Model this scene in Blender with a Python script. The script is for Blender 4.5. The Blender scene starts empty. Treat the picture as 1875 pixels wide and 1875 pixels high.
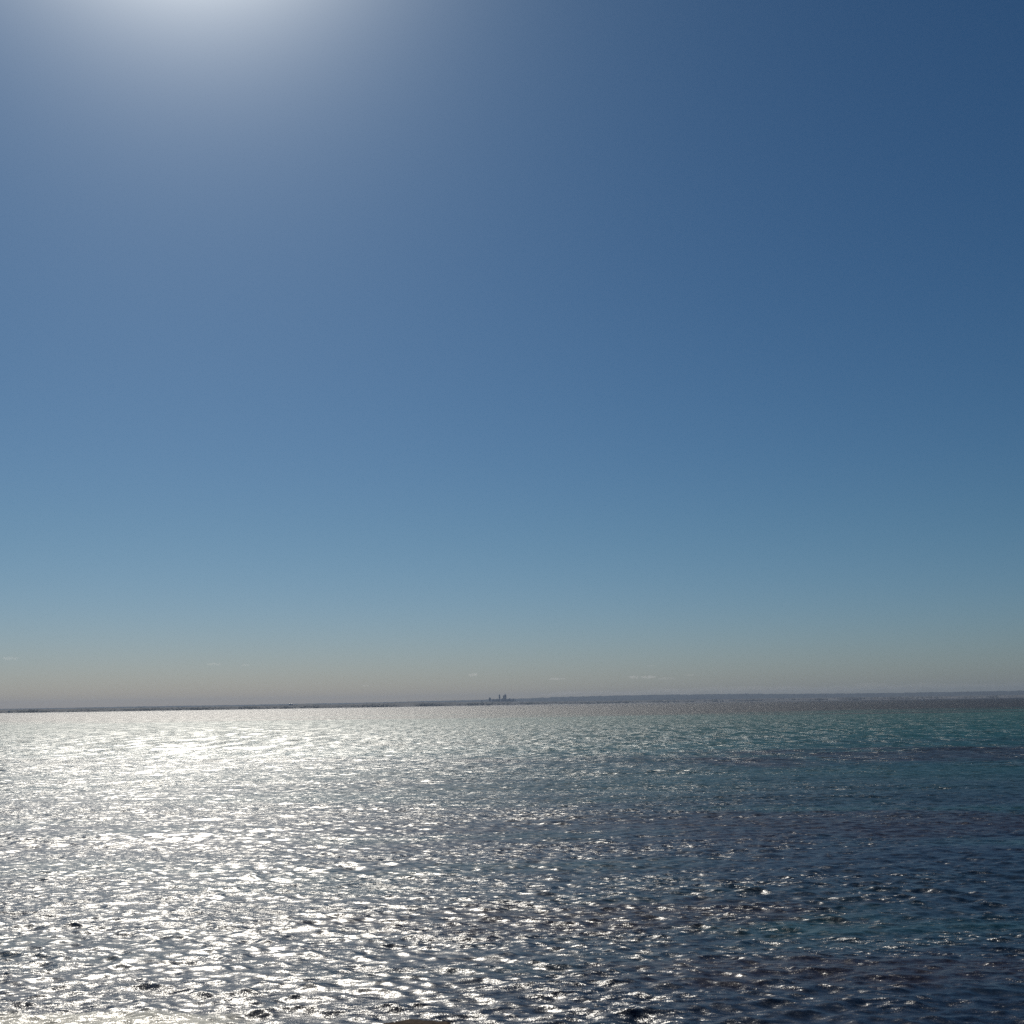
import bpy, bmesh, math, random
import numpy as np
from mathutils import Vector, Matrix

random.seed(7)
R = math.radians
S = bpy.context.scene
C = S.collection

# ---------------------------------------------------------------- camera
CAM_H = 12.0
cam = bpy.data.cameras.new('camera'); camo = bpy.data.objects.new('camera', cam); C.objects.link(camo)
cam.sensor_fit = 'HORIZONTAL'; cam.sensor_width = 36.0
cam.lens = 36.0 * 2010 / 1875
cam.clip_start = 0.5; cam.clip_end = 300000
PITCH, ROLL = 9.93, 0.83
camo.matrix_world = (Matrix.Translation((0, 0, CAM_H)) @ Matrix.Rotation(R(90 + PITCH), 4, 'X')
                     @ Matrix.Rotation(R(-ROLL), 4, 'Z'))
S.camera = camo

# ---------------------------------------------------------------- sky, sun, exposure
SUN_EL, SUN_AZ = 42.6, -19.0           # azimuth clockwise from +Y
S.view_settings.view_transform = 'Standard'; S.view_settings.look = 'None'
S.view_settings.gamma = 1.0; S.view_settings.use_curve_mapping = False
S.view_settings.exposure = 0.0
w = bpy.data.worlds.new('World'); S.world = w; w.use_nodes = True
nt = w.node_tree; nt.nodes.clear()
def nd(tree, t, **k):
    n = tree.nodes.new(t)
    for a, b in k.items(): setattr(n, a, b)
    return n
SUN_DIR = Vector((math.sin(R(SUN_AZ)) * math.cos(R(SUN_EL)), math.cos(R(SUN_AZ)) * math.cos(R(SUN_EL)), math.sin(R(SUN_EL))))
sky = nd(nt, 'ShaderNodeTexSky', sky_type='NISHITA', sun_disc=False, sun_elevation=R(SUN_EL), sun_rotation=R(SUN_AZ),
         altitude=0.0, air_density=1.0, dust_density=0.5, ozone_density=4.0)
# contrast of the clear sky (deep blue away from the sun), channel by channel
sp = nd(nt, 'ShaderNodeSeparateColor'); cb = nd(nt, 'ShaderNodeCombineColor'); nt.links.new(sky.outputs[0], sp.inputs[0])
for i, (g, k) in enumerate(((1.5, .365), (1.3, .408), (1.25, .425))):
    p1 = nd(nt, 'ShaderNodeMath', operation='MULTIPLY'); p1.inputs[1].default_value = 0.1; nt.links.new(sp.outputs[i], p1.inputs[0])
    p2 = nd(nt, 'ShaderNodeMath', operation='POWER'); p2.inputs[1].default_value = g; nt.links.new(p1.outputs[0], p2.inputs[0])
    p3 = nd(nt, 'ShaderNodeMath', operation='MULTIPLY'); p3.inputs[1].default_value = 10 * k; nt.links.new(p2.outputs[0], p3.inputs[0])
    nt.links.new(p3.outputs[0], cb.inputs[i])
# forward-scattered aureole round the sun (hazy sea air), a real part of the sky
tc = nd(nt, 'ShaderNodeTexCoord')
dot = nd(nt, 'ShaderNodeVectorMath', operation='DOT_PRODUCT'); dot.inputs[1].default_value = SUN_DIR
nt.links.new(tc.outputs['Generated'], dot.inputs[0])
ac = nd(nt, 'ShaderNodeMath', operation='ARCCOSINE'); nt.links.new(dot.outputs['Value'], ac.inputs[0])
dv = nd(nt, 'ShaderNodeMath', operation='MULTIPLY'); dv.inputs[1].default_value = -1 / R(2.5); nt.links.new(ac.outputs[0], dv.inputs[0])
ex = nd(nt, 'ShaderNodeMath', operation='EXPONENT'); nt.links.new(dv.outputs[0], ex.inputs[0])
am = nd(nt, 'ShaderNodeVectorMath', operation='SCALE'); am.inputs[0].default_value = (108.0, 106.0, 96.0)
nt.links.new(ex.outputs[0], am.inputs['Scale'])
ad = nd(nt, 'ShaderNodeVectorMath', operation='ADD')
# the lowest few degrees are greyer and less yellow than the clear-sky model gives
sz = nd(nt, 'ShaderNodeSeparateXYZ'); nt.links.new(tc.outputs['Generated'], sz.inputs[0])
mr = nd(nt, 'ShaderNodeMapRange', interpolation_type='SMOOTHSTEP'); nt.links.new(sz.outputs[2], mr.inputs[0])
mr.inputs[1].default_value = 0.0; mr.inputs[2].default_value = 0.17
ht = nd(nt, 'ShaderNodeMix', data_type='RGBA'); nt.links.new(mr.outputs[0], ht.inputs[0])
ht.inputs[6].default_value = (1.02, .98, 1.15, 1); ht.inputs[7].default_value = (1, 1, 1, 1)
hm = nd(nt, 'ShaderNodeVectorMath', operation='MULTIPLY'); nt.links.new(cb.outputs[0], hm.inputs[0]); nt.links.new(ht.outputs[2], hm.inputs[1])
nt.links.new(hm.outputs[0], ad.inputs[0]); nt.links.new(am.outputs[0], ad.inputs[1])
bg = nd(nt, 'ShaderNodeBackground'); bg.inputs['Strength'].default_value = 0.1
wo = nd(nt, 'ShaderNodeOutputWorld')
nt.links.new(ad.outputs[0], bg.inputs[0]); nt.links.new(bg.outputs[0], wo.inputs[0])

sl = bpy.data.lights.new('sun', 'SUN'); so = bpy.data.objects.new('sun', sl); C.objects.link(so)
sl.energy = 3.9; sl.angle = R(0.53); sl.color = (1.0, 0.94, 0.84)
so.rotation_euler = SUN_DIR.to_track_quat('Z', 'Y').to_euler()
so.location = (0, 0, 100)

S.render.engine = 'CYCLES'
S.cycles.use_denoising = False
S.cycles.max_bounces = 4; S.cycles.volume_bounces = 0
S.cycles.caustics_reflective = False; S.cycles.caustics_refractive = False
S.cycles.sample_clamp_indirect = 4; S.cycles.sample_clamp_direct = 0

# ---------------------------------------------------------------- helpers
def tag(o, label=None, cat=None, group=None, kind=None):
    for k, v in (('label', label), ('category', cat), ('group', group), ('kind', kind)):
        if v: o[k] = v
    return o
def obj(name, bm_or_me, mat, parent=None, smooth=False):
    if isinstance(bm_or_me, bmesh.types.BMesh):
        me = bpy.data.meshes.new(name); bm_or_me.normal_update(); bm_or_me.to_mesh(me); bm_or_me.free()
    else: me = bm_or_me
    if smooth: me.polygons.foreach_set('use_smooth', [True] * len(me.polygons))
    me.materials.append(mat)
    o = bpy.data.objects.new(name, me); C.objects.link(o)
    if parent: o.parent = parent
    return o
def empty(name, loc, rz=0):
    o = bpy.data.objects.new(name, None); C.objects.link(o); o.location = loc; o.rotation_euler.z = rz
    o.empty_display_size = 1; return o
def az(x):                              # bearing of a point of the coast, degrees
    return math.degrees(math.atan((x - 937.5) / 2041.0))
def at(a, d, z=0.0):                    # bearing and distance to a place on the map
    return Vector((math.sin(R(a)) * d, math.cos(R(a)) * d, z))
def mat(name, col, rough=0.8, noise=None, amt=0.25, metal=0.0, spec=0.5):
    m = bpy.data.materials.new(name); m.use_nodes = True; t = m.node_tree; b = t.nodes['Principled BSDF']
    b.inputs['Base Color'].default_value = (*col, 1); b.inputs['Roughness'].default_value = rough
    b.inputs['Metallic'].default_value = metal; b.inputs['Specular IOR Level'].default_value = spec
    if noise:
        g = t.nodes.new('ShaderNodeNewGeometry'); n = t.nodes.new('ShaderNodeTexNoise'); n.inputs['Scale'].default_value = noise
        n.inputs['Detail'].default_value = 5
        r = t.nodes.new('ShaderNodeValToRGB'); r.color_ramp.elements[0].position = .35; r.color_ramp.elements[1].position = .65
        r.color_ramp.elements[0].color = (*[c * (1 - amt) for c in col], 1); r.color_ramp.elements[1].color = (*[c * (1 + amt) for c in col], 1)
        t.links.new(g.outputs['Position'], n.inputs['Vector']); t.links.new(n.outputs['Fac'], r.inputs[0]); t.links.new(r.outputs[0], b.inputs['Base Color'])
    return m

# ---------------------------------------------------------------- sea
def sea_mesh():
    rng = np.random.default_rng(11)
    r0, r1, k = 37.0, 900.0, 0.0022
    n1 = int(math.log(r1 / r0) / k)
    rr = r0 * np.exp(np.arange(n1) * k)
    # widening rows to the far coast
    far = [rr[-1]]; st = k
    while far[-1] < 38500:
        st = min(st * 1.04, 0.05); far.append(far[-1] * (1 + st))
    inner = np.array([30.0, 20.0, 10.0])[::-1]
    rr = np.concatenate([inner, rr, np.array(far[1:])]).astype(np.float64)
    nf = 1150
    ph = np.linspace(R(-33), R(33), nf)
    NR = len(rr)
    X = (rr[:, None] * np.sin(ph)[None, :]).astype(np.float32); Y = (rr[:, None] * np.cos(ph)[None, :]).astype(np.float32)
    Z = np.zeros_like(X); DX = np.zeros_like(X); DY = np.zeros_like(X)
    i0, i1 = len(inner), len(inner) + n1
    xs, ys, rs = X[i0:i1], Y[i0:i1], rr[i0:i1].astype(np.float32)
    NW = 210
    lam = np.exp(np.linspace(math.log(0.36), math.log(13), NW)) * rng.uniform(.95, 1.05, NW)
    wind = R(188)                        # sea runs in towards the shore
    th = wind + rng.normal(0, 1, NW) * R(33)
    # slope carried by each octave: strongest near 1.5-5 m chop
    sl = np.exp(-((np.log(lam / 1.15)) / 0.95) ** 2) + 0.06
    sl *= SLOPE / math.sqrt((sl ** 2).sum() / 2)
    z = np.zeros_like(xs); dx = np.zeros_like(xs); dy = np.zeros_like(xs)
    lam = np.append(lam, [19.0, 24.0, 31.0]); th = np.append(th, [R(184), R(194), R(176)]); sl = np.append(sl, [.018, .016, .014])   # low swell
    env_r = np.sqrt(np.clip(1 - np.maximum(0, (rs - 600) / 300), 0, 1))
    for L, t, s, p in zip(lam, th, sl, rng.uniform(0, 2 * math.pi, NW + 3)):
        kk = 2 * math.pi / L; a = s / kk
        lod = np.clip((L / (rs * 0.0022) - 2.6) / 3.0, 0, 1) * env_r
        hi = int((lod > 0).sum())
        if hi == 0: continue
        kx, ky = kk * math.sin(t), kk * math.cos(t)
        f = kx * xs[:hi] + ky * ys[:hi] + p
        am = (a * lod[:hi])[:, None].astype(np.float32)
        z[:hi] += am * np.cos(f); sn = am * np.sin(f) * np.float32(0.78)
        dx[:hi] -= sn * np.float32(math.sin(t)); dy[:hi] -= sn * np.float32(math.cos(t))
    # groups: patches of higher and flatter chop
    g = np.ones_like(xs)
    for L, t, p in ((23, 2.9, 1.), (37, 3.4, 4.), (61, 3.0, 2.), (17, 3.3, 5.), (29, 2.7, .4)):
        g += 0.09 * np.sin(2 * math.pi / L * (math.sin(t) * xs + math.cos(t) * ys) + p).astype(np.float32)
    Z[i0:i1] = z * g; X[i0:i1] += dx * g; Y[i0:i1] += dy * g
    co = np.stack([X, Y, Z], -1).reshape(-1, 3)
    idx = np.arange(NR * nf).reshape(NR, nf)
    q = np.stack([idx[:-1, :-1], idx[:-1, 1:], idx[1:, 1:], idx[1:, :-1]], -1).reshape(-1, 4)[:, ::-1]
    # the rest of the circle, coarse and calm
    ph2 = np.linspace(R(33), R(327), 60); rr2 = np.array([10, 30, 100, 400, 1500, 6000, 20000, 38500.])
    X2 = rr2[:, None] * np.sin(ph2); Y2 = rr2[:, None] * np.cos(ph2)
    co2 = np.stack([X2, Y2, np.zeros_like(X2)], -1).reshape(-1, 3)
    id2 = np.arange(len(co2)).reshape(len(rr2), len(ph2)) + len(co)
    q2 = np.stack([id2[:-1, :-1], id2[:-1, 1:], id2[1:, 1:], id2[1:, :-1]], -1).reshape(-1, 4)[:, ::-1]
    co = np.concatenate([co, co2]).astype(np.float32); q = np.concatenate([q, q2]).astype(np.int32)
    me = bpy.data.meshes.new('sea_water')
    me.vertices.add(len(co)); me.vertices.foreach_set('co', co.ravel())
    me.loops.add(q.size); me.loops.foreach_set('vertex_index', q.ravel())
    me.polygons.add(len(q)); me.polygons.foreach_set('loop_start', np.arange(0, q.size, 4, dtype=np.int32))
    me.polygons.foreach_set('loop_total', np.full(len(q), 4, np.int32))
    me.polygons.foreach_set('use_smooth', np.ones(len(q), bool))
    me.update(calc_edges=True)
    return me

SLOPE = 0.19
def sea_material():
    m = bpy.data.materials.new('sea_water'); m.use_nodes = True; t = m.node_tree; L = t.links.new
    b = t.nodes['Principled BSDF']
    def N(ty, **k): return nd(t, ty, **k)
    def val(x, sock):
        if isinstance(x, (int, float)): sock.default_value = x
        elif isinstance(x, tuple): sock.default_value = x
        else: L(x, sock)
    def M(op, a, b2=0.0, c=None, clamp=False):
        n = N('ShaderNodeMath', operation=op, use_clamp=clamp); val(a, n.inputs[0]); val(b2, n.inputs[1])
        if c is not None: val(c, n.inputs[2])
        return n.outputs[0]
    def V(op, a, b2=None, s=None):
        n = N('ShaderNodeVectorMath', operation=op); val(a, n.inputs[0])
        if b2 is not None: val(b2, n.inputs[1])
        if s is not None: val(s, n.inputs['Scale'])
        return n.outputs[0]
    def noise(vec, scale, det=2.0, rough=.5, out='Fac', dist=0.0):
        n = N('ShaderNodeTexNoise'); L(vec, n.inputs['Vector']); n.inputs['Scale'].default_value = scale
        n.inputs['Detail'].default_value = det; n.inputs['Roughness'].default_value = rough; n.inputs['Distortion'].default_value = dist
        return n.outputs[out]
    def ramp(x, a, bb, lo=0.0, hi=1.0):
        n = N('ShaderNodeMapRange', interpolation_type='SMOOTHSTEP'); val(x, n.inputs[0])
        for i, v in enumerate((a, bb, lo, hi)): n.inputs[i + 1].default_value = v
        return n.outputs[0]
    geo = N('ShaderNodeNewGeometry'); P = geo.outputs['Position']
    st = V('MULTIPLY', P, (0.42, 1.0, 0.0))                      # crests are longer than they are deep
    sep = N('ShaderNodeSeparateXYZ'); L(P, sep.inputs[0]); px, py = sep.outputs[0], sep.outputs[1]
    flat = V('MULTIPLY', P, (1, 1, 0)); d = N('ShaderNodeVectorMath', operation='LENGTH'); L(flat, d.inputs[0]); d = d.outputs['Value']
    def slope(vec, scale, amp, det=1.5):
        c = noise(vec, scale, det, .55, 'Color')
        c = V('SUBTRACT', c, (.5, .5, .5))
        return V('SCALE', V('MULTIPLY', c, (1.5, 1.12, 0)), None, amp)
    gust = ramp(noise(V('MULTIPLY', P, (.22, 1.0, 0.0)), 0.05, 5, .6), .36, .64, .62, 1.32)
    gust2 = ramp(noise(st, 0.35, 3, .6), .35, .65, .55, 1.35)
    fine = V('ADD', slope(st, 4.5, M('MULTIPLY', gust2, 1.15), 4), slope(flat, 20.0, M('MULTIPLY', gust2, .75)))
    farw = ramp(d, 45, 420, 0, 1)
    mid = slope(st, 0.9, M('MULTIPLY', farw, 1.9), 3)
    groups = ramp(noise(V('MULTIPLY', P, (.16, .028, 0)), 1.0, 4, .62), .36, .64, .4, 1.55)   # bunched wave trains
    gg = M('ADD', M('MULTIPLY', gust, M('SUBTRACT', 1, farw)), M('MULTIPLY', groups, farw))
    tot = V('SCALE', V('ADD', fine, mid), None, gg)
    # far off, the unresolved wave faces that show are the steep ones leaning in towards this shore
    lean = V('SCALE', (0.0, -1.0, 0.0), None, M('MULTIPLY', farw, .25))
    nn = V('NORMALIZE', V('ADD', V('ADD', geo.outputs['Normal'], tot), lean))
    L(nn, b.inputs['Normal'])
    # sea floor seen through the water: sand patches (teal), weed and reef (dark, purplish)
    warp = M('MULTIPLY', M('SUBTRACT', noise(V('MULTIPLY', P, (.35, 1, 0)), 0.006, 5, .6), .5), 1.5)
    ly = M('ADD', M('LOGARITHM', M('MAXIMUM', py, 10.0), 10.0), M('MULTIPLY', warp, .55))
    cr = N('ShaderNodeValToRGB'); L(ramp(ly, 1.5, 3.5), cr.inputs[0])
    cr2 = N('ShaderNodeMapRange'); L(ly, cr2.inputs[0])
    for i, v in enumerate((1.5, 3.5, 0.0, 1.0)): cr2.inputs[i + 1].default_value = v
    L(cr2.outputs[0], cr.inputs[0])
    teal, green, navy, purp = (.008, .085, .095), (.008, .050, .055), (.005, .012, .030), (.022, .016, .030)
    stops = [(0.0, navy), (.17, (.006, .02, .04)), (.25, navy), (.33, (.005, .017, .030)), (.385, (.007, .040, .043)), (.43, (.006, .035, .045)), (.465, (.006, .035, .045)), (.505, (.006, .065, .072)), (.74, (.008, .078, .078)), (.805, (.016, .020, .027)), (1, (.016, .021, .029))]
    e = cr.color_ramp.elements
    e[0].position, e[0].color = stops[0][0], (*stops[0][1], 1); e[1].position, e[1].color = 1, (*stops[-1][1], 1)
    for p_, c_ in stops[1:-1]:
        q = e.new(p_); q.color = (*c_, 1)
    patch = ramp(noise(V('MULTIPLY', P, (.45, 1, 0)), 0.045, 5, .6), .46, .66, 0, .6)
    near = ramp(d, 150, 330, 1, 0.15)
    mx = N('ShaderNodeMix', data_type='RGBA'); L(M('MULTIPLY', patch, near), mx.inputs[0]); L(cr.outputs[0], mx.inputs[6]); mx.inputs[7].default_value = (.006, .050, .055, 1)
    # dark reef and weed beds showing purplish through the shallows
    def bed(cx, cy, rx, ry, ns):
        q = V('MULTIPLY', V('SUBTRACT', P, (cx, cy, 0.0)), (1 / rx, 1 / ry, 0)); ql = N('ShaderNodeVectorMath', operation='LENGTH'); L(q, ql.inputs[0])
        return ramp(M('ADD', ql.outputs['Value'], M('MULTIPLY', M('SUBTRACT', noise(P, ns, 6, .7), .5), 3.2)), .5, 1.15, .85, 0)
    beds = M('MAXIMUM', bed(125, 245, 105, 42, .035), M('MAXIMUM', bed(36, 112, 30, 13, .08), M('MAXIMUM', bed(3, 66, 18, 5, .14), bed(16, 52, 14, 3.5, .2))))
    m2 = N('ShaderNodeMix', data_type='RGBA'); L(beds, m2.inputs[0]); L(mx.outputs[2], m2.inputs[6]); m2.inputs[7].default_value = (.013, .011, .020, 1)
    # churned foamy water where the swell breaks, bottom left
    fv = V('MULTIPLY', V('SUBTRACT', P, (-17.8, 45.4, 0.0)), (.15, .6, 0)); fl = N('ShaderNodeVectorMath', operation='LENGTH'); L(fv, fl.inputs[0])
    fm = ramp(M('ADD', fl.outputs['Value'], M('MULTIPLY', M('SUBTRACT', noise(P, .9, 5, .65), .5), 1.6)), .75, 1.25, .85, 0)
    mf = N('ShaderNodeMix', data_type='RGBA'); L(fm, mf.inputs[0]); L(m2.outputs[2], mf.inputs[6]); mf.inputs[7].default_value = (.42, .40, .33, 1)
    L(mf.outputs[2], b.inputs['Base Color'])
    L(ramp(d, 150, 900, ROUGH, .46), b.inputs['Roughness'])
    b.inputs['IOR'].default_value = 1.333
    return m
ROUGH = 0.33
sea = obj('sea_water', sea_mesh(), sea_material()); tag(sea, kind='structure')

# ---------------------------------------------------------------- far coast and ridge
def coast_d(a):                         # distance of the waterline along a bearing
    pts = [(-45, 8200), (-25, 9000), (-12, 10500), (-5, 12500), (-2, 15500), (3, 18500), (12, 19500), (30, 20000), (45, 20000)]
    for (a0, d0), (a1, d1) in zip(pts, pts[1:]):
        if a <= a1: return d0 + (d1 - d0) * max(0, (a - a0) / (a1 - a0))
    return pts[-1][1]
def lerp(pts, a):
    if a <= pts[0][0]: return pts[0][1]
    for (a0, v0), (a1, v1) in zip(pts, pts[1:]):
        if a <= a1:
            u = (a - a0) / (a1 - a0); u = u * u * (3 - 2 * u); return v0 + (v1 - v0) * u
    return pts[-1][1]
from mathutils import noise as mn
def land(name, dist, height, depth, m, rows=14, n=1500, seed=0.0, rough=.12):
    bm = bmesh.new(); grid = []
    for j in range(rows):
        v = j / (rows - 1); row = []
        prof = min(1.0, (v * 3.2) ** .7) if v < .75 else (1 - v) / .25
        for i in range(n):
            a = -44 + 88 * i / (n - 1)
            dd = dist(a) + depth * v + 160 * mn.noise((a * .8, seed, v))
            h = height(a) * prof
            h *= 1 + rough * mn.fractal((a * 4.0, v * 3, seed), .8, 2.1, 5)
            p = at(a, dd); row.append(bm.verts.new((p.x, p.y, -1.0 if j in (0, rows - 1) else max(h, .6))))
        grid.append(row)
    for j in range(rows - 1):
        for i in range(n - 1):
            bm.faces.new((grid[j][i], grid[j][i + 1], grid[j + 1][i + 1], grid[j + 1][i]))
    o = obj(name, bm, m, smooth=True); tag(o, kind='structure'); return o
mat_scrub = mat('coastal_scrub', (.105, .108, .112), .95, .004, .35, spec=.1)
mat_wood = mat('tree_foliage', (.105, .118, .118), .95, .01, .4, spec=.1)
mat_ridge = mat('ridge_forest', (.028, .038, .038), .95, .0015, .25, spec=.1)
near_h = lambda a: lerp([(-45, 25), (-25, 27), (-20, 28), (-14, 30), (-11.6, 34), (-10.8, 42), (-9, 37), (-7.2, 46), (-5, 52), (-3, 50), (-1, 52), (2, 46), (8, 46), (25, 42)], a)
ridge_h = lambda a: 1.2 * lerp([(-45, 60), (-25, 75), (-16, 90), (-8, 105), (-3, 130), (0, 155), (3, 185), (7, 200), (11, 192), (15, 165), (19, 155), (30, 155)], a)
land('coastal_plain', coast_d, near_h, 2600, mat_scrub, seed=3.1)
land('inland_plain', lambda a: coast_d(a) + 2400, lambda a: near_h(a) * .9, 38000 - 29400 , mat_scrub, seed=5.5, n=500) if False else None
land('distant_ridge', lambda a: 34500, ridge_h, 3600, mat_ridge, seed=9.3, rough=.07)

def woodland():
    bm = bmesh.new()
    for i in range(9500):
        a = random.uniform(-30, 28); d = coast_d(a) + random.choice((random.uniform(60, 400), random.uniform(250, 700), random.uniform(500, 1500)))
        dens = mn.noise((a * 1.1, 4.2, 0)) + .35
        if random.random() > dens + .3: continue
        z = near_h(a) * .82 * min(1.0, (max(0, d - coast_d(a)) / 2600 * 3.2 + .02) ** .7); r = random.uniform(5, 11) * (d / 10500); h = random.uniform(.25, .5) * r
        p = at(a, d, z)
        vs = []
        for (ux, uy, uz) in ((1, 0, 0), (.4, .9, .1), (-.6, .8, 0), (-1, -.1, .1), (-.4, -.9, 0), (.6, -.8, .1), (.45, .3, .75), (-.5, .2, .8), (0, -.4, .9)):
            vs.append(bm.verts.new(p + Vector((ux * r, uy * r, uz * h * 1.4 + h * .3)) * random.uniform(.85, 1.0) if False else p + Vector((ux * r * random.uniform(.8, 1.15), uy * r, uz * h * 1.4 + h * .3))))
        base = [bm.verts.new(v.co - Vector((0, 0, 8))) for v in vs[:6]]
        for j in range(6):
            k = (j + 1) % 6; bm.faces.new((base[j], base[k], vs[k], vs[j]))
        for f in ((0, 1, 6), (1, 2, 7), (1, 7, 6), (2, 3, 7), (3, 4, 8), (3, 8, 7), (4, 5, 8), (5, 0, 6), (5, 6, 8), (6, 7, 8)):
            bm.faces.new([vs[q] for q in f])
    o = obj('woodland', bm, mat_wood); tag(o, 'dark band of trees along the low far shore', 'woodland', kind='stuff')
woodland()

# ---------------------------------------------------------------- city towers, 28 km off
CITY = 28000.0
M_PX = CITY / 2073.0                    # metres per photo pixel at the city
def box(bm, x0, x1, y0, y1, z0, z1, taper=1.0):
    cx, cy = (x0 + x1) / 2, (y0 + y1) / 2; v = []
    for z, s in ((z0, 1), (z1, taper)):
        for x, y in ((x0, y0), (x1, y0), (x1, y1), (x0, y1)):
            v.append(bm.verts.new((cx + (x - cx) * s, cy + (y - cy) * s, z)))
    for f in ((3, 2, 1, 0), (4, 5, 6, 7), (0, 1, 5, 4), (1, 2, 6, 5), (2, 3, 7, 6), (3, 0, 4, 7)): bm.faces.new([v[q] for q in f])
def cyl(bm, x, y, z0, z1, r0, r1, n=12):
    lo = [bm.verts.new((x + math.cos(2 * math.pi * i / n) * r0, y + math.sin(2 * math.pi * i / n) * r0, z0)) for i in range(n)]
    hi = [bm.verts.new((x + math.cos(2 * math.pi * i / n) * r1, y + math.sin(2 * math.pi * i / n) * r1, z1)) for i in range(n)]
    for i in range(n):
        j = (i + 1) % n; bm.faces.new((lo[i], lo[j], hi[j], hi[i]))
    bm.faces.new(lo[::-1]); bm.faces.new(hi)
def facade(name, wall, glass, rough=.35, sx=4.5, sz=3.8):
    m = bpy.data.materials.new(name); m.use_nodes = True; t = m.node_tree; b = t.nodes['Principled BSDF']
    tcn = t.nodes.new('ShaderNodeTexCoord'); br = t.nodes.new('ShaderNodeTexBrick')
    mp = t.nodes.new('ShaderNodeMapping'); mp.inputs['Rotation'].default_value = (R(90), 0, 0)
    t.links.new(tcn.outputs['Object'], mp.inputs[0]); t.links.new(mp.outputs[0], br.inputs[0])
    br.inputs['Color1'].default_value = (*glass, 1); br.inputs['Color2'].default_value = (*[c * .7 for c in glass], 1); br.inputs['Mortar'].default_value = (*wall, 1)
    br.inputs['Scale'].default_value = 1; br.inputs['Brick Width'].default_value = sx; br.inputs['Row Height'].default_value = sz
    br.inputs['Mortar Size'].default_value = .7; br.offset = 0
    t.links.new(br.outputs[0], b.inputs['Base Color']); b.inputs['Roughness'].default_value = rough
    return m
F1 = facade('glass_curtain_wall', (.10, .11, .12), (.03, .045, .06), .3)
F2 = facade('concrete_and_glass_wall', (.16, .155, .14), (.04, .05, .06), .5)
F3 = facade('brown_granite_wall', (.10, .075, .06), (.03, .035, .04), .4)
PLANT = mat('roof_plant', (.12, .12, .12), .8, .1)
STEEL = mat('mast_steel', (.35, .35, .36), .4, metal=.6)
#        x0     x1     height px  material kind label
BASE_Y = 1291.0
towers = [
 (890.3, 893.9, 13.6, F3, 'crown', 'isolated dark tower standing furthest left in the skyline'),
 (895.4, 897.3, 9.2, F2, 'flat', 'low slim block just right of the isolated dark tower'),
 (897.3, 899.6, 10.0, F1, 'flat', 'slightly taller block second right of the isolated dark tower'),
 (902.6, 904.1, 9.6, F2, 'flat', 'low block midway between the isolated tower and the slim tall tower'),
 (904.1, 906.3, 11.0, F1, 'stepped', 'stepped mid-rise just left of the slim tall tower'),
 (908.4, 910.9, 18.6, F3, 'crown', 'slim tall tower standing alone left of the tallest pair'),
 (912.3, 914.0, 9.6, F2, 'flat', 'low shoulder block left of the tallest pair'),
 (914.0, 915.9, 11.2, F1, 'flat', 'mid-rise block touching the left side of the tallest pair'),
 (915.9, 918.6, 16.8, F3, 'flat', 'left and lower tower of the tallest pair'),
 (918.9, 922.3, 18.2, F1, 'mast', 'tallest and widest tower, with a mast, right of the pair'),
 (924.0, 926.6, 9.8, F2, 'flat', 'low block just right of the tallest tower'),
 (926.6, 929.8, 11.4, F1, 'stepped', 'stepped mid-rise right of the tallest tower'),
 (932.6, 934.2, 9.4, F2, 'flat', 'small block at the right end of the skyline'),
 (934.2, 936.6, 10.9, F3, 'crown', 'pointed mid-rise near the right end of the skyline'),
 (876.0, 878.2, 8.0, F2, 'flat', 'lone small block left of the main skyline'),
 (938.2, 939.8, 8.6, F2, 'flat', 'last small block right of the pointed mid-rise'),
 (906.3, 908.2, 8.9, F3, 'flat', 'low block filling the gap left of the slim tall tower'),
 (922.5, 923.9, 8.8, F3, 'flat', 'low block tucked against the right foot of the tallest tower'),
 (930.0, 932.3, 9.3, F2, 'stepped', 'low stepped block between the right mid-rise and the small end block'),
 (900.0, 902.3, 8.8, F3, 'flat', 'low brown block midway between the isolated tower and the first mid-rise'),
]
for x0, x1, hp, fm, kind, lab in towers:
    xm = (x0 + x1) / 2; a = az(xm); wd = (x1 - x0) * M_PX * 1.08; h = hp * M_PX + 6
    t = empty('office_tower', at(a, CITY + random.uniform(-250, 500)), -R(a) )
    tag(t, lab, 'tower', 'city towers on the horizon')
    dp = wd * random.uniform(.9, 1.3) if wd < 60 else wd * .9
    hx, hy = wd / 2, dp / 2
    bm = bmesh.new(); top = h
    if kind == 'stepped':
        box(bm, -hx, hx, -hy, hy, 0, h * .86); box(bm, -hx * .55, hx * .8, -hy * .8, hy * .8, h * .86, h); 
    elif kind == 'crown':
        box(bm, -hx, hx, -hy, hy, 0, h * .93); box(bm, -hx * .82, hx * .82, -hy * .82, hy * .82, h * .93, h, .35)
    else: box(bm, -hx, hx, -hy, hy, 0, h)
    obj('facade', bm, fm, t)
    bm = bmesh.new(); box(bm, -hx - .8, hx + .8, -hy - .8, hy + .8, 0, 9); obj('podium', bm, PLANT, t)
    if kind in ('flat', 'mast'):
        bm = bmesh.new(); box(bm, -hx * .5, hx * .6, -hy * .6, hy * .6, h, h + 6); obj('roof_plant', bm, PLANT, t)
    if kind == 'mast':
        bm = bmesh.new(); cyl(bm, hx * .3, 0, h + 6, h + 34, 2.2, .8, 8); obj('mast', bm, STEEL, t)
    if kind == 'crown':
        bm = bmesh.new(); cyl(bm, 0, 0, h, h + 10, 1.4, .6, 8); obj('spire', bm, STEEL, t)

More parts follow.
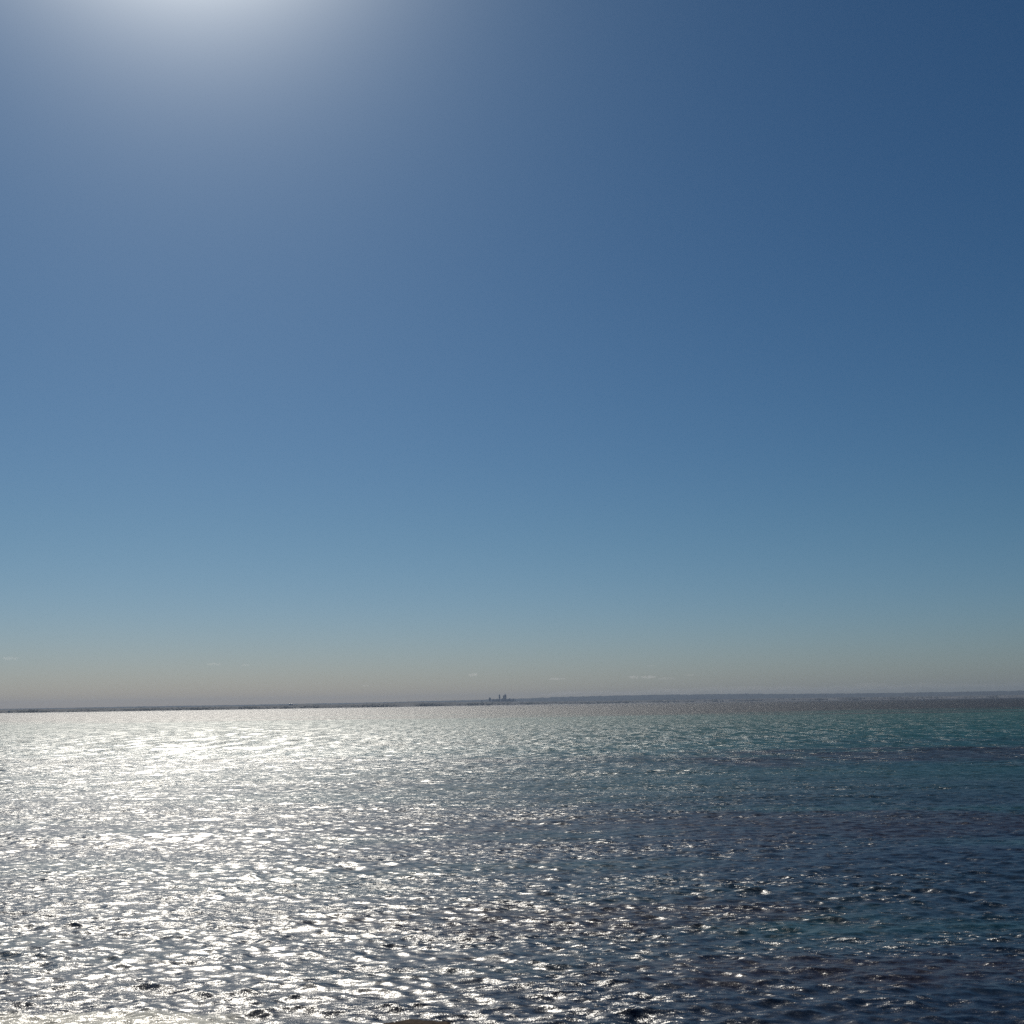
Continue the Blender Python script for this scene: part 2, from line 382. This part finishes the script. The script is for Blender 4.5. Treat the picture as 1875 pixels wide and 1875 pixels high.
# ---------------------------------------------------------------- white things on the far shore
WHITE = mat('white_paint', (.80, .80, .78), .3, .3, .05)
HULL = mat('white_gelcoat', (.80, .80, .80), .2, .5, .04)
SAIL = mat('sailcloth', (.82, .82, .80), .7, .5, .04)
_t = SAIL.node_tree; _tr = _t.nodes.new('ShaderNodeBsdfTranslucent'); _tr.inputs[0].default_value = (.85, .85, .82, 1)
_ms = _t.nodes.new('ShaderNodeMixShader'); _ms.inputs[0].default_value = .6
_t.links.new(_t.nodes['Principled BSDF'].outputs[0], _ms.inputs[1]); _t.links.new(_tr.outputs[0], _ms.inputs[2]); _t.links.new(_ms.outputs[0], _t.nodes['Material Output'].inputs[0])
DARKG = mat('tinted_glass', (.02, .025, .03), .15)
ALU = mat('spar_alloy', (.6, .6, .6), .35, metal=.8)
def tank(x, d, z, r, h, lab):
    t = empty('storage_tank', at(az(x), d, z)); tag(t, lab, 'tank', 'white tanks on the wooded rise')
    bm = bmesh.new(); cyl(bm, 0, 0, -6, h, r, r, 28); obj('shell', bm, WHITE, t)
    bm = bmesh.new()
    for i in range(6):
        a0, a1 = i * R(15), (i + 1) * R(15)
        cyl(bm, 0, 0, h + .05 + math.sin(a0) * r * .55, h + .05 + math.sin(a1) * r * .55, r * 1.02 * math.cos(a0), max(.1, r * 1.02 * math.cos(a1)), 28)
    obj('domed_roof', bm, WHITE, t)
    bm = bmesh.new()
    for i in range(24): box(bm, r + .1, r + 1.0, -.5, .5, i * h / 24, i * h / 24 + .12)
    obj('ladder', bm, ALU, t)
tank(525.6, 10700, 36, 8.0, 7, 'larger white domed tank on the wooded rise of the far shore')
tank(529.4, 10750, 37, 6.0, 6, 'smaller white domed tank right beside the larger one')

def hull(L, B, H):
    bm = bmesh.new(); secs = []
    for i in range(9):
        u = i / 8; x = -L / 2 + L * u; b = B / 2 * (math.sin(min(1, (1 - u) * 1.6) * math.pi / 2) ** .8) * (.86 if i == 0 else 1) + .03
        sh = H * (1 + .25 * u * u)
        secs.append([bm.verts.new(p) for p in ((x, -b, sh), (x, -b * .82, 0), (x - .02 * L * (u > .9), 0, -H * .5 * (1 - u * .6)), (x, b * .82, 0), (x, b, sh))])
    for s0, s1 in zip(secs, secs[1:]):
        for k in range(4): bm.faces.new((s0[k], s0[k + 1], s1[k + 1], s1[k]))
        bm.faces.new((s0[4], s0[0], s1[0], s1[4]))
    bm.faces.new(secs[0]); bm.faces.new(secs[-1][::-1]); bmesh.ops.recalc_face_normals(bm, faces=bm.faces); return bm
def yacht(x, d, rz, L, lab):
    t = empty('sailing_boat', at(az(x), d, 0), rz); tag(t, lab, 'sailboat', 'white boats off the far shore')
    obj('hull', hull(L, L * .28, L * .11), HULL, t)
    bm = bmesh.new(); box(bm, -L * .15, L * .2, -L * .08, L * .08, L * .12, L * .19, .8); obj('cabin', bm, HULL, t)
    bm = bmesh.new(); cyl(bm, L * .08, 0, L * .12, L * 1.25, L * .012, L * .008, 8); obj('mast', bm, ALU, t)
    for nm, pts in (('mainsail', ((L * .05, L * .26), (-L * .42, L * .26), (L * .06, L * 1.2))), ('jib', ((L * .48, L * .2), (L * .1, L * .24), (L * .1, L * 1.0)))):
        bm = bmesh.new(); fr, bk = [], []
        for i in range(9):
            u = i / 8
            for lst, off in ((fr, .03), (bk, -.03)):
                a = Vector((pts[0][0], 0, pts[0][1])).lerp(Vector((pts[2][0], 0, pts[2][1])), u); b_ = Vector((pts[1][0], 0, pts[1][1])).lerp(Vector((pts[2][0], 0, pts[2][1])), u)
                row = []
                for k in range(5):
                    p = a.lerp(b_, k / 4); p.y = off + L * .06 * math.sin(math.pi * k / 4) * (1 - u * .6); row.append(bm.verts.new(p))
                lst.append(row)
        for lst in (fr, bk):
            for r0, r1 in zip(lst, lst[1:]):
                for k in range(4): bm.faces.new((r0[k], r0[k + 1], r1[k + 1], r1[k]))
        obj(nm, bm, SAIL, t, True)
def cruiser(x, d, rz, L, lab):
    t = empty('motor_cruiser', at(az(x), d, 0), rz); tag(t, lab, 'motorboat', 'white boats off the far shore')
    obj('hull', hull(L, L * .28, L * .13), HULL, t)
    bm = bmesh.new(); box(bm, -L * .3, L * .2, -L * .11, L * .11, L * .14, L * .25, .85); obj('cabin', bm, HULL, t)
    bm = bmesh.new(); box(bm, -L * .27, L * .185, -L * .112, L * .112, L * .18, L * .215); obj('window', bm, DARKG, t)
    bm = bmesh.new(); box(bm, -L * .22, L * .05, -L * .08, L * .08, L * .25, L * .34, .8); obj('flybridge', bm, HULL, t)
    bm = bmesh.new(); cyl(bm, -L * .08, 0, L * .34, L * .5, L * .01, L * .006, 6); obj('aerial', bm, ALU, t)
yacht(293.2, 6500, R(20), 10.5, 'small white sailing boat at the left, against the dark shore')
yacht(629.5, 7000, R(160), 11.0, 'small white sailing boat under the highest wooded shore')
yacht(1225.8, 8600, R(25), 9.0, 'tiny white sailing boat right of the city skyline')
cruiser(1684.5, 6500, R(15), 19.0, 'white motor cruiser far right under the blue ridge')

def house(x, d, z, wd, h, lab):
    t = empty('beach_house', at(az(x), d, z), -R(az(x))); tag(t, lab, 'house', 'pale houses on the left shore')
    bm = bmesh.new(); box(bm, -wd / 2, wd / 2, -5, 5, -3, h); obj('wall', bm, WHITE, t)
    bm = bmesh.new(); v = [bm.verts.new(p) for p in ((-wd / 2 - .5, -5.6, h + .01), (wd / 2 + .5, -5.6, h + .01), (wd / 2 + .5, 5.6, h + .01), (-wd / 2 - .5, 5.6, h + .01), (-wd / 2 + 1, 0, h + 2.6), (wd / 2 - 1, 0, h + 2.6))]
    for f in ((0, 1, 5, 4), (2, 3, 4, 5), (1, 2, 5), (3, 0, 4), (3, 2, 1, 0)): bm.faces.new([v[q] for q in f])
    obj('roof', bm, PLANT, t)
    for k in range(3):
        bm = bmesh.new(); xx = -wd / 2 + wd * (k + .5) / 3; box(bm, xx - 1, xx + 1, -5.06, -4.9, 1.2, h - .8); obj('window', bm, DARKG, t)
house(11.5, 9000, 12, 14, 6, 'pale flat-fronted house nearest the left edge, low on the shore')
house(69.0, 8950, 4, 16, 6, 'pale house at the water edge of the left shore')

# ---------------------------------------------------------------- reef rock awash below the viewpoint
def rock(x, y, sx, sy, h, seed, lab):
    bm = bmesh.new(); bmesh.ops.create_icosphere(bm, subdivisions=5, radius=1)
    for v in bm.verts:
        p = v.co.copy(); n = mn.fractal(p * 1.6 + Vector((seed, 0, 0)), .9, 2.1, 6)
        v.co = p * (1 + .28 * n); v.co.z = max(-.6, v.co.z) if v.co.z < 0 else v.co.z ** .8 if v.co.z > 0 else 0
        v.co = Vector((v.co.x * sx, v.co.y * sy, v.co.z * h + .03 * mn.noise(p * 9)))
    o = obj('reef_rock', bm, mat_rock, smooth=True); o.location = (x, y, -.02)
    tag(o, lab, 'rock', 'reef rocks awash near the shore')
mat_rock = mat('wet_reef_rock', (.030, .020, .012), .9, 3.0, .5, spec=.12)
rock(-3.9, 44.3, 1.4, .7, .17, 2.0, 'dark brown rock awash at the bottom edge of the picture')

# ---------------------------------------------------------------- haze
bm = bmesh.new(); box(bm, -39500, 39500, -39500, 39500, -3.0, 345)
hz = bpy.data.materials.new('haze'); hz.use_nodes = True; t = hz.node_tree; t.nodes.remove(t.nodes['Principled BSDF'])
pv = t.nodes.new('ShaderNodeVolumePrincipled'); pv.inputs['Color'].default_value = (.31, .39, .53, 1); pv.inputs['Density'].default_value = 2.3e-5
pv.inputs['Anisotropy'].default_value = .3
t.links.new(pv.outputs[0], t.nodes['Material Output'].inputs['Volume'])
ho = obj('haze', bm, hz); tag(ho, 'thin pale sea haze over the water and far coast', 'haze', kind='stuff')

# ---------------------------------------------------------------- low clouds beyond the ridge
def cloud_mat(dens):
    m = bpy.data.materials.new('cloud_vapour'); m.use_nodes = True; t = m.node_tree; t.nodes.remove(t.nodes['Principled BSDF'])
    v = t.nodes.new('ShaderNodeVolumePrincipled'); v.inputs['Color'].default_value = (1, .98, .97, 1); v.inputs['Density'].default_value = dens; v.inputs['Anisotropy'].default_value = .55
    t.links.new(v.outputs[0], t.nodes['Material Output'].inputs['Volume']); return m
CM, CF = cloud_mat(4.2e-4), cloud_mat(1.7e-4)
CD = 62000.0; CPX = CD / 2073.0
def horizon_y(x): return 1277.0 + (1.0 - x / 1875.0) * 26.3 - 1.0
def cloud(x0, x1, y, th, lab, lumps=9, m=CM, name='cloud', dep=500):
    xm = (x0 + x1) / 2; a = az(xm); W = (x1 - x0) * CPX; z = (horizon_y(xm) - y) * CPX
    bm = bmesh.new()
    for i in range(lumps):
        u = (i + .5) / lumps - .5; r = th * CPX * .5 * random.uniform(.6, 1.15) * (1 - 1.4 * abs(u) ** 1.5)
        mtx = Matrix.Translation((u * W, random.uniform(-.3, .3) * dep, random.uniform(-.25, .25) * th * CPX)) @ Matrix.Diagonal((W / lumps * random.uniform(.9, 1.5), dep * random.uniform(.6, 1), max(r, 20), 1))
        bmesh.ops.create_icosphere(bm, subdivisions=3, radius=1, matrix=mtx)
    for v in bm.verts: v.co += Vector((mn.noise(v.co * .003), 0, mn.noise(v.co * .004 + Vector((9, 9, 9))))) * th * CPX * .25
    # merge lumps into one skin so densities do not add up
    me = bpy.data.meshes.new(name); bm.to_mesh(me); bm.free()
    o = bpy.data.objects.new(name, me); C.objects.link(o)
    md = o.modifiers.new('skin', 'REMESH'); md.mode = 'VOXEL'; md.voxel_size = max(12, th * CPX / 14)
    dg = bpy.context.evaluated_depsgraph_get(); me2 = bpy.data.meshes.new_from_object(o.evaluated_get(dg)); o.modifiers.clear(); o.data = me2
    me2.materials.clear(); me2.materials.append(m)
    o.location = at(a, CD, z); o.rotation_euler.z = -R(a)
    return o
cl = [(-4, 20, 1213.0, 6, 'faint wisp of cloud highest at the left edge of the sky'),
      (372, 396, 1218.0, 5, 'faint slanting wisp of cloud over the left coast'),
      (436, 448, 1218.5, 3, 'very small wisp just right of the slanting one over the left coast'),
      (854, 869, 1234.5, 5, 'small bright puff of cloud high over the left of the skyline'),
      (656, 672, 1255.0, 3, 'faint low wisp between the tanks and the skyline'),
      (1001, 1032, 1243.0, 4, 'flat grey-white cloud just right of the skyline'),
      (1147, 1165, 1239.5, 5, 'left short cloud of the row of three over the ridge'),
      (1170, 1198, 1240.0, 6, 'middle and brightest cloud of the row of three over the ridge'),
      (1203, 1232, 1242.0, 5, 'right and fainter cloud of the row of three over the ridge'),
      (1252, 1267, 1236.0, 3, 'small faint cloud right of the row of three'),
      (1180, 1196, 1218.5, 2.5, 'thin faint streak high above the row of three clouds')]
for x0, x1, y, th, lab in cl:
    tag(cloud(x0, x1, y, th, lab, m=CF if 'faint' in lab or 'small bright' not in lab and 'row' not in lab and 'flat' not in lab else CM), lab, 'cloud', 'small clouds low over the far coast')
bank = cloud(990, 1900, 1262, 13, '', 30, cloud_mat(8e-5), 'cloud_bank', 900)
tag(bank, 'long faint bank of cloud lying on the ridge', 'cloud bank', kind='stuff')
